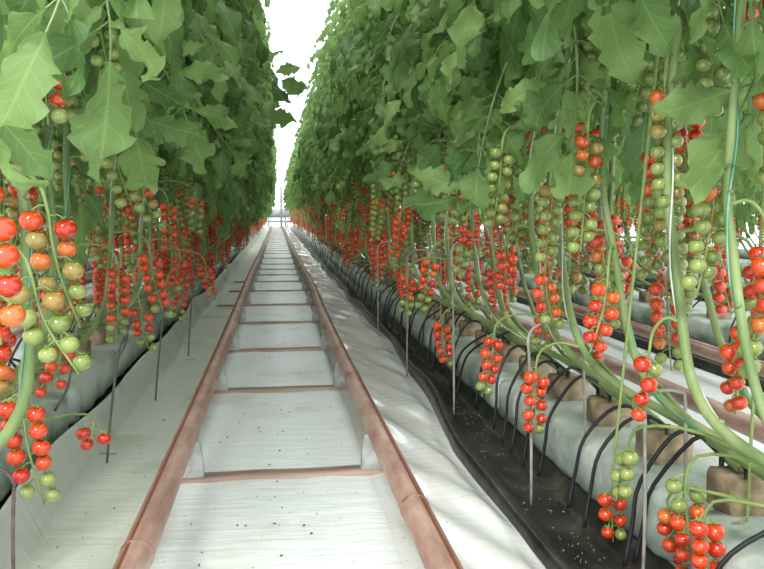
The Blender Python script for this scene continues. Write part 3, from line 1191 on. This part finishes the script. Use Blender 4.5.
HOSES = {s: [hose_mesh(s, random.Random(70 + k), .01 + .012 * k) for k in range(5)] for s in (1, -1)}
for side in (1, -1):
    nm = ROWN[side]
    for i in range(31):
        y_ = .62 + i * 1.0
        if i < 6:
            lab = f'white wrapped growing slab under the {nm}, {ORD[i]} along the track'
            grp = 'growing slabs'
        else:
            lab, grp = f'distant white growing slab far down the {nm}', 'distant slabs of the ' + nm
        o = thing('growing_slab', lab, 'growing slab', (side * (.72 if side > 0 else .665), y_, .05), grp, SLABS[i % 4])
        o.rotation_euler = (0, 0, PI * (i % 2))
    n = 0
    yb = .36
    while yb < 13.5:
        rg = random.Random(int(yb * 1000) + side)
        near = n < 12
        lab = f'brown rockwool block on the slabs of the {nm}, {ORD[n]} along' if near else f'distant rockwool block on the slabs of the {nm}'
        o = thing('rockwool_block', lab, 'growing block', (side * (.735 if side > 0 else .68), yb, .158), 'rockwool blocks' if near else 'distant blocks of the ' + nm, BLOCK)
        o.rotation_euler = (0, 0, rg.uniform(-.2, .2))
        for h in range(2 if yb < 4.2 else 1):
            lab = f'black drip hose of the {ORD[n]} rockwool block in the {nm}, {"camera" if h == 0 else "far"} side' if near else f'distant black drip hose in the {nm}'
            o = thing('drip_hose', lab, 'hose', (side * (.735 if side > 0 else .68), yb - .03 + .07 * h, .158 + .02), 'drip hoses' if near else 'distant drip hoses of the ' + nm, rg.choice(HOSES[side]))
            o.rotation_euler = (0, 0, rg.uniform(-.35, .35))
        yb += .25 if yb < 6 else .5
        n += 1

# the neighbouring rows stand on slabs in black liners too
for side in (1, -1):
    nm = 'next row beyond the ' + ROWN[side]
    for i in range(13):
        o = thing('growing_slab', f'white growing slab of the {nm}', 'growing slab', (side * 1.98, 1.9 + i, .05), 'slabs of the ' + nm, SLABS[i % 4])
    mb = MB()
    V = []
    for y_ in ys2[ys2 < 16]:
        for x, z in ((1.70, .008), (1.712, .035), (1.722, .05), (1.735, .03), (1.77, .014), (1.84, .02), (1.86, .05)):
            V.append((side * (x + .01 * math.sin(y_ * 3)), y_, z))
    mb.add(V, grid_faces(int((ys2 < 16).sum()), 7))
    thing('black_liner', f'black plastic gutter liner under the {nm}', 'plastic liner', me=mb.mesh('black_liner', [M['black']]))
    yb = 2.2
    while yb < 9:
        rg = random.Random(int(yb * 1000) + side + 5)
        thing('rockwool_block', f'rockwool block on the slabs of the {nm}', 'growing block', (side * 1.98, yb, .158), 'blocks of the ' + nm, BLOCK)
        o = thing('drip_hose', f'black drip hose of the {nm}', 'hose', (side * 1.98, yb, .178), 'hoses of the ' + nm, rg.choice(HOSES[side]))
        o.rotation_euler = (0, 0, rg.uniform(-.3, .3))
        yb += .33

# wire hoops over the slabs that keep the laid stems up
def hoop(px, py, d, top, side, label, mat='wire', lean=0.0, wid=.16, zb=.01):
    w = P(px, py, d)
    w.z = zb
    t = MB()
    x0 = w.x
    x1 = w.x + side * wid
    h = top
    r = wid / 2
    pts = [(x0, d, zb), (x0 + lean * .3, d, h * .4), (x0 + lean * .7, d + .01, h * .8), (x0 + lean, d + .01, h - r * .55), (x0 + lean + side * r * .3, d + .01, h - r * .12),
           (x0 + lean + side * r, d + .01, h), (x0 + lean + side * r * 1.7, d + .01, h - r * .12), (x1 + lean, d + .01, h - r * .55), (x1 + lean * .7, d, h * .6), (x1, d, .15)]
    q = smooth_path(pts, 40)
    t.v = []
    tube(t, q - np.array([x0, d, zb]), .0032, 7, 0)
    thing('wire_hoop', label, 'wire hoop', (x0, d, zb), 'wire hoops', t.mesh('wire_hoop', [M[mat]]))


hoop(642, 600, 1.16, .345, 1, 'grey wire hoop arching over the slab, nearest in the black-lined row', wid=.07)
hoop(531, 515, 1.52, .41, 1, 'grey wire hoop in the black-lined row beside a hanging red truss', lean=-.01, wid=.12)
hoop(454, 424, 2.22, .56, 1, 'tall grey wire hoop standing in the black liner past the nearest crosspiece', lean=-.01, wid=.13)
hoop(407, 378, 2.85, .50, 1, 'grey wire hoop in the black liner just past the second crosspiece', wid=.13)
hoop(378, 340, 3.7, .50, 1, 'grey wire hoop in the black liner just past the third crosspiece', wid=.13)
hoop(12, 545, 1.30, .22, -1, 'brown wire hoop nearest along the white film skirt', 'wire_dark', lean=.005, wid=.12)
hoop(106, 436, 1.95, .36, -1, 'leaning brown wire hoop by the white skirt past the nearest crosspiece', 'wire_dark', lean=.05, wid=.12)
hoop(155, 384, 2.6, .36, -1, 'brown wire hoop by the white skirt near the second crosspiece', 'wire_dark', lean=.045, wid=.12)
hoop(188, 345, 3.4, .34, -1, 'brown wire hoop by the white skirt near the third crosspiece', 'wire_dark', lean=.03, wid=.12)

# ------------------------------------------------------------------ litter
def litter(name, label, cat, mat, spots, smin, smax, seed):
    rg = random.Random(seed)
    mb = MB()
    for (x, y_, z) in spots:
        l, w, a = rg.uniform(smin, smax), rg.uniform(smin, smax) * .35, rg.uniform(0, PI)
        ca, sa = math.cos(a), math.sin(a)
        V = []
        for (p, q, r_) in ((-l, 0, .001), (0, w, .003), (l, 0, .002), (0, -w, .001), (0, 0, .005)):
            V.append((x + p * ca - q * sa, y_ + p * sa + q * ca, z + r_))
        mb.add(V, [(0, 4, 1), (1, 4, 2), (2, 4, 3), (3, 4, 0), (0, 1, 2, 3)])
    thing(name, label, cat, me=mb.mesh(name, [M[mat]]), kind='stuff')


rg = random.Random(5)
sp = []
for k in range(420):
    y_ = 1.1 + 9 * rg.random() ** 1.7
    lx = float(lip_x(y_))
    sp.append((lx + rg.uniform(.02, .125), y_, .022))
litter('dry_litter', 'crumbs of dry plant litter lying in the black liner', 'plant litter', 'litter', sp, .002, .005, 6)
sp = []
for k in range(170):
    y_ = 1.05 + 6 * rg.random() ** 1.7
    sp.append((rg.choice((rg.uniform(-.19, .18), rg.uniform(-.44, -.26), rg.uniform(-.19, .18))), y_, .008))
litter('leaf_crumbs', 'dark leaf crumbs scattered over the white film around the rails', 'plant litter', 'dark_litter', sp, .0015, .0055, 8)
for i, (px, py, d, a, lab) in enumerate(((107, 453, 2.02, .15, 'short scrap of teal twine on the white film beside the nearest crosspiece'),
                                        (190, 358, 3.3, .5, 'scrap of teal twine on the film past the second crosspiece'))):
    w = P(px, py, d)
    mb = MB()
    tube(mb, smooth_path([(-.024, 0, 0), (-.008, .003, .002), (.01, -.002, .001), (.024, .002, 0)], 12), .0018, 6)
    o = thing('twine_scrap', lab, 'twine', (w.x, w.y, .011), None, mb.mesh('twine_scrap', [M['twine']]))
    o.rotation_euler = (0, 0, a)

# ------------------------------------------------------------------ far end of the aisle
mb = MB()
bevel_box(mb, -6, 6, 31.6, 35.5, .0, .03, 0, .01)
thing('path', 'pale concrete path crossing the far end', None, me=mb.mesh('path', [M['concrete']]), kind='structure')
mb = MB()
tube(mb, [(-.52, 34, .62), (-.50, 34, .62), (-.47, 34, .62), (.50, 34, .62), (.53, 34, .62), (.55, 34, .62)], [.12, .17, .19, .19, .17, .12], 20)
t = thing('storage_tank', 'grey horizontal tank standing across the far end of the track', 'tank', (0, 0, 0), me=mb.mesh('storage_tank', [M['white_metal']]))
for x in (-.35, .38):
    mb = MB()
    bevel_box(mb, x - .04, x + .04, 33.9, 34.1, .03, .46, 0, .008)
    link('foot', mb.mesh('foot', [M['white_metal']]), t)
mb = MB()
tube(mb, [(-3, 33, .28), (0, 33, .28), (3, 33, .28)], .045, 12)
t = thing('cross_pipe', 'grey heating pipe running across the far end of the track', 'pipe', me=mb.mesh('cross_pipe', [M['white_metal']]))
for x in (-2.0, 2.0, .45):
    mb = MB()
    bevel_box(mb, x - .02, x + .02, 32.98, 33.02, .03, .26, 0, .004)
    link('pipe_stand', mb.mesh('pipe_stand', [M['white_metal']]), t)
mb = MB()
bevel_box(mb, .14, .24, 32.2, 32.3, .03, 1.75, 0, .01)
t = thing('end_post', 'slim pale post at the far end of the track', 'post', me=mb.mesh('end_post', [M['grey_post']]))
mb = MB()
bevel_box(mb, .09, .29, 32.15, 32.35, .03, .05, 0, .006)
link('base_plate', mb.mesh('base_plate', [M['grey_post']]), t)

# ------------------------------------------------------------------ daylight and an added sun lamp
w = bpy.data.worlds.new('daylight')
SC.world = w
w.use_nodes = True
nt = w.node_tree
bg = nt.nodes['Background']
tc = N(nt, 'ShaderNodeTexCoord')
sp = N(nt, 'ShaderNodeSeparateXYZ')
nt.links.new(tc.outputs['Generated'], sp.inputs[0])
nt.links.new(ramp(nt, sp.outputs[2], [(0.0, (.84, .90, 1.0)), (0.5, (.93, .97, 1.0)), (1.0, (.96, .985, 1.0))]), bg.inputs['Color'])
bg.inputs['Strength'].default_value = 2.1

sun = bpy.data.lights.new('fill_sun', 'SUN')  # lamp added for front light and fruit highlights, not a sun seen here
sun.energy = 2.2
sun.angle = R(13)
sun.color = (1.0, .97, .90)
so = bpy.data.objects.new('fill_sun', sun)
COL.objects.link(so)
so.location = (-4, -3, 8)
so.rotation_euler = Vector((.27, .75, -.66)).to_track_quat('-Z', 'Y').to_euler()

SC.view_settings.view_transform = 'Standard'
SC.view_settings.look = 'None'
SC.view_settings.gamma = 1.0
SC.view_settings.use_curve_mapping = False
SC.view_settings.exposure = 0.15
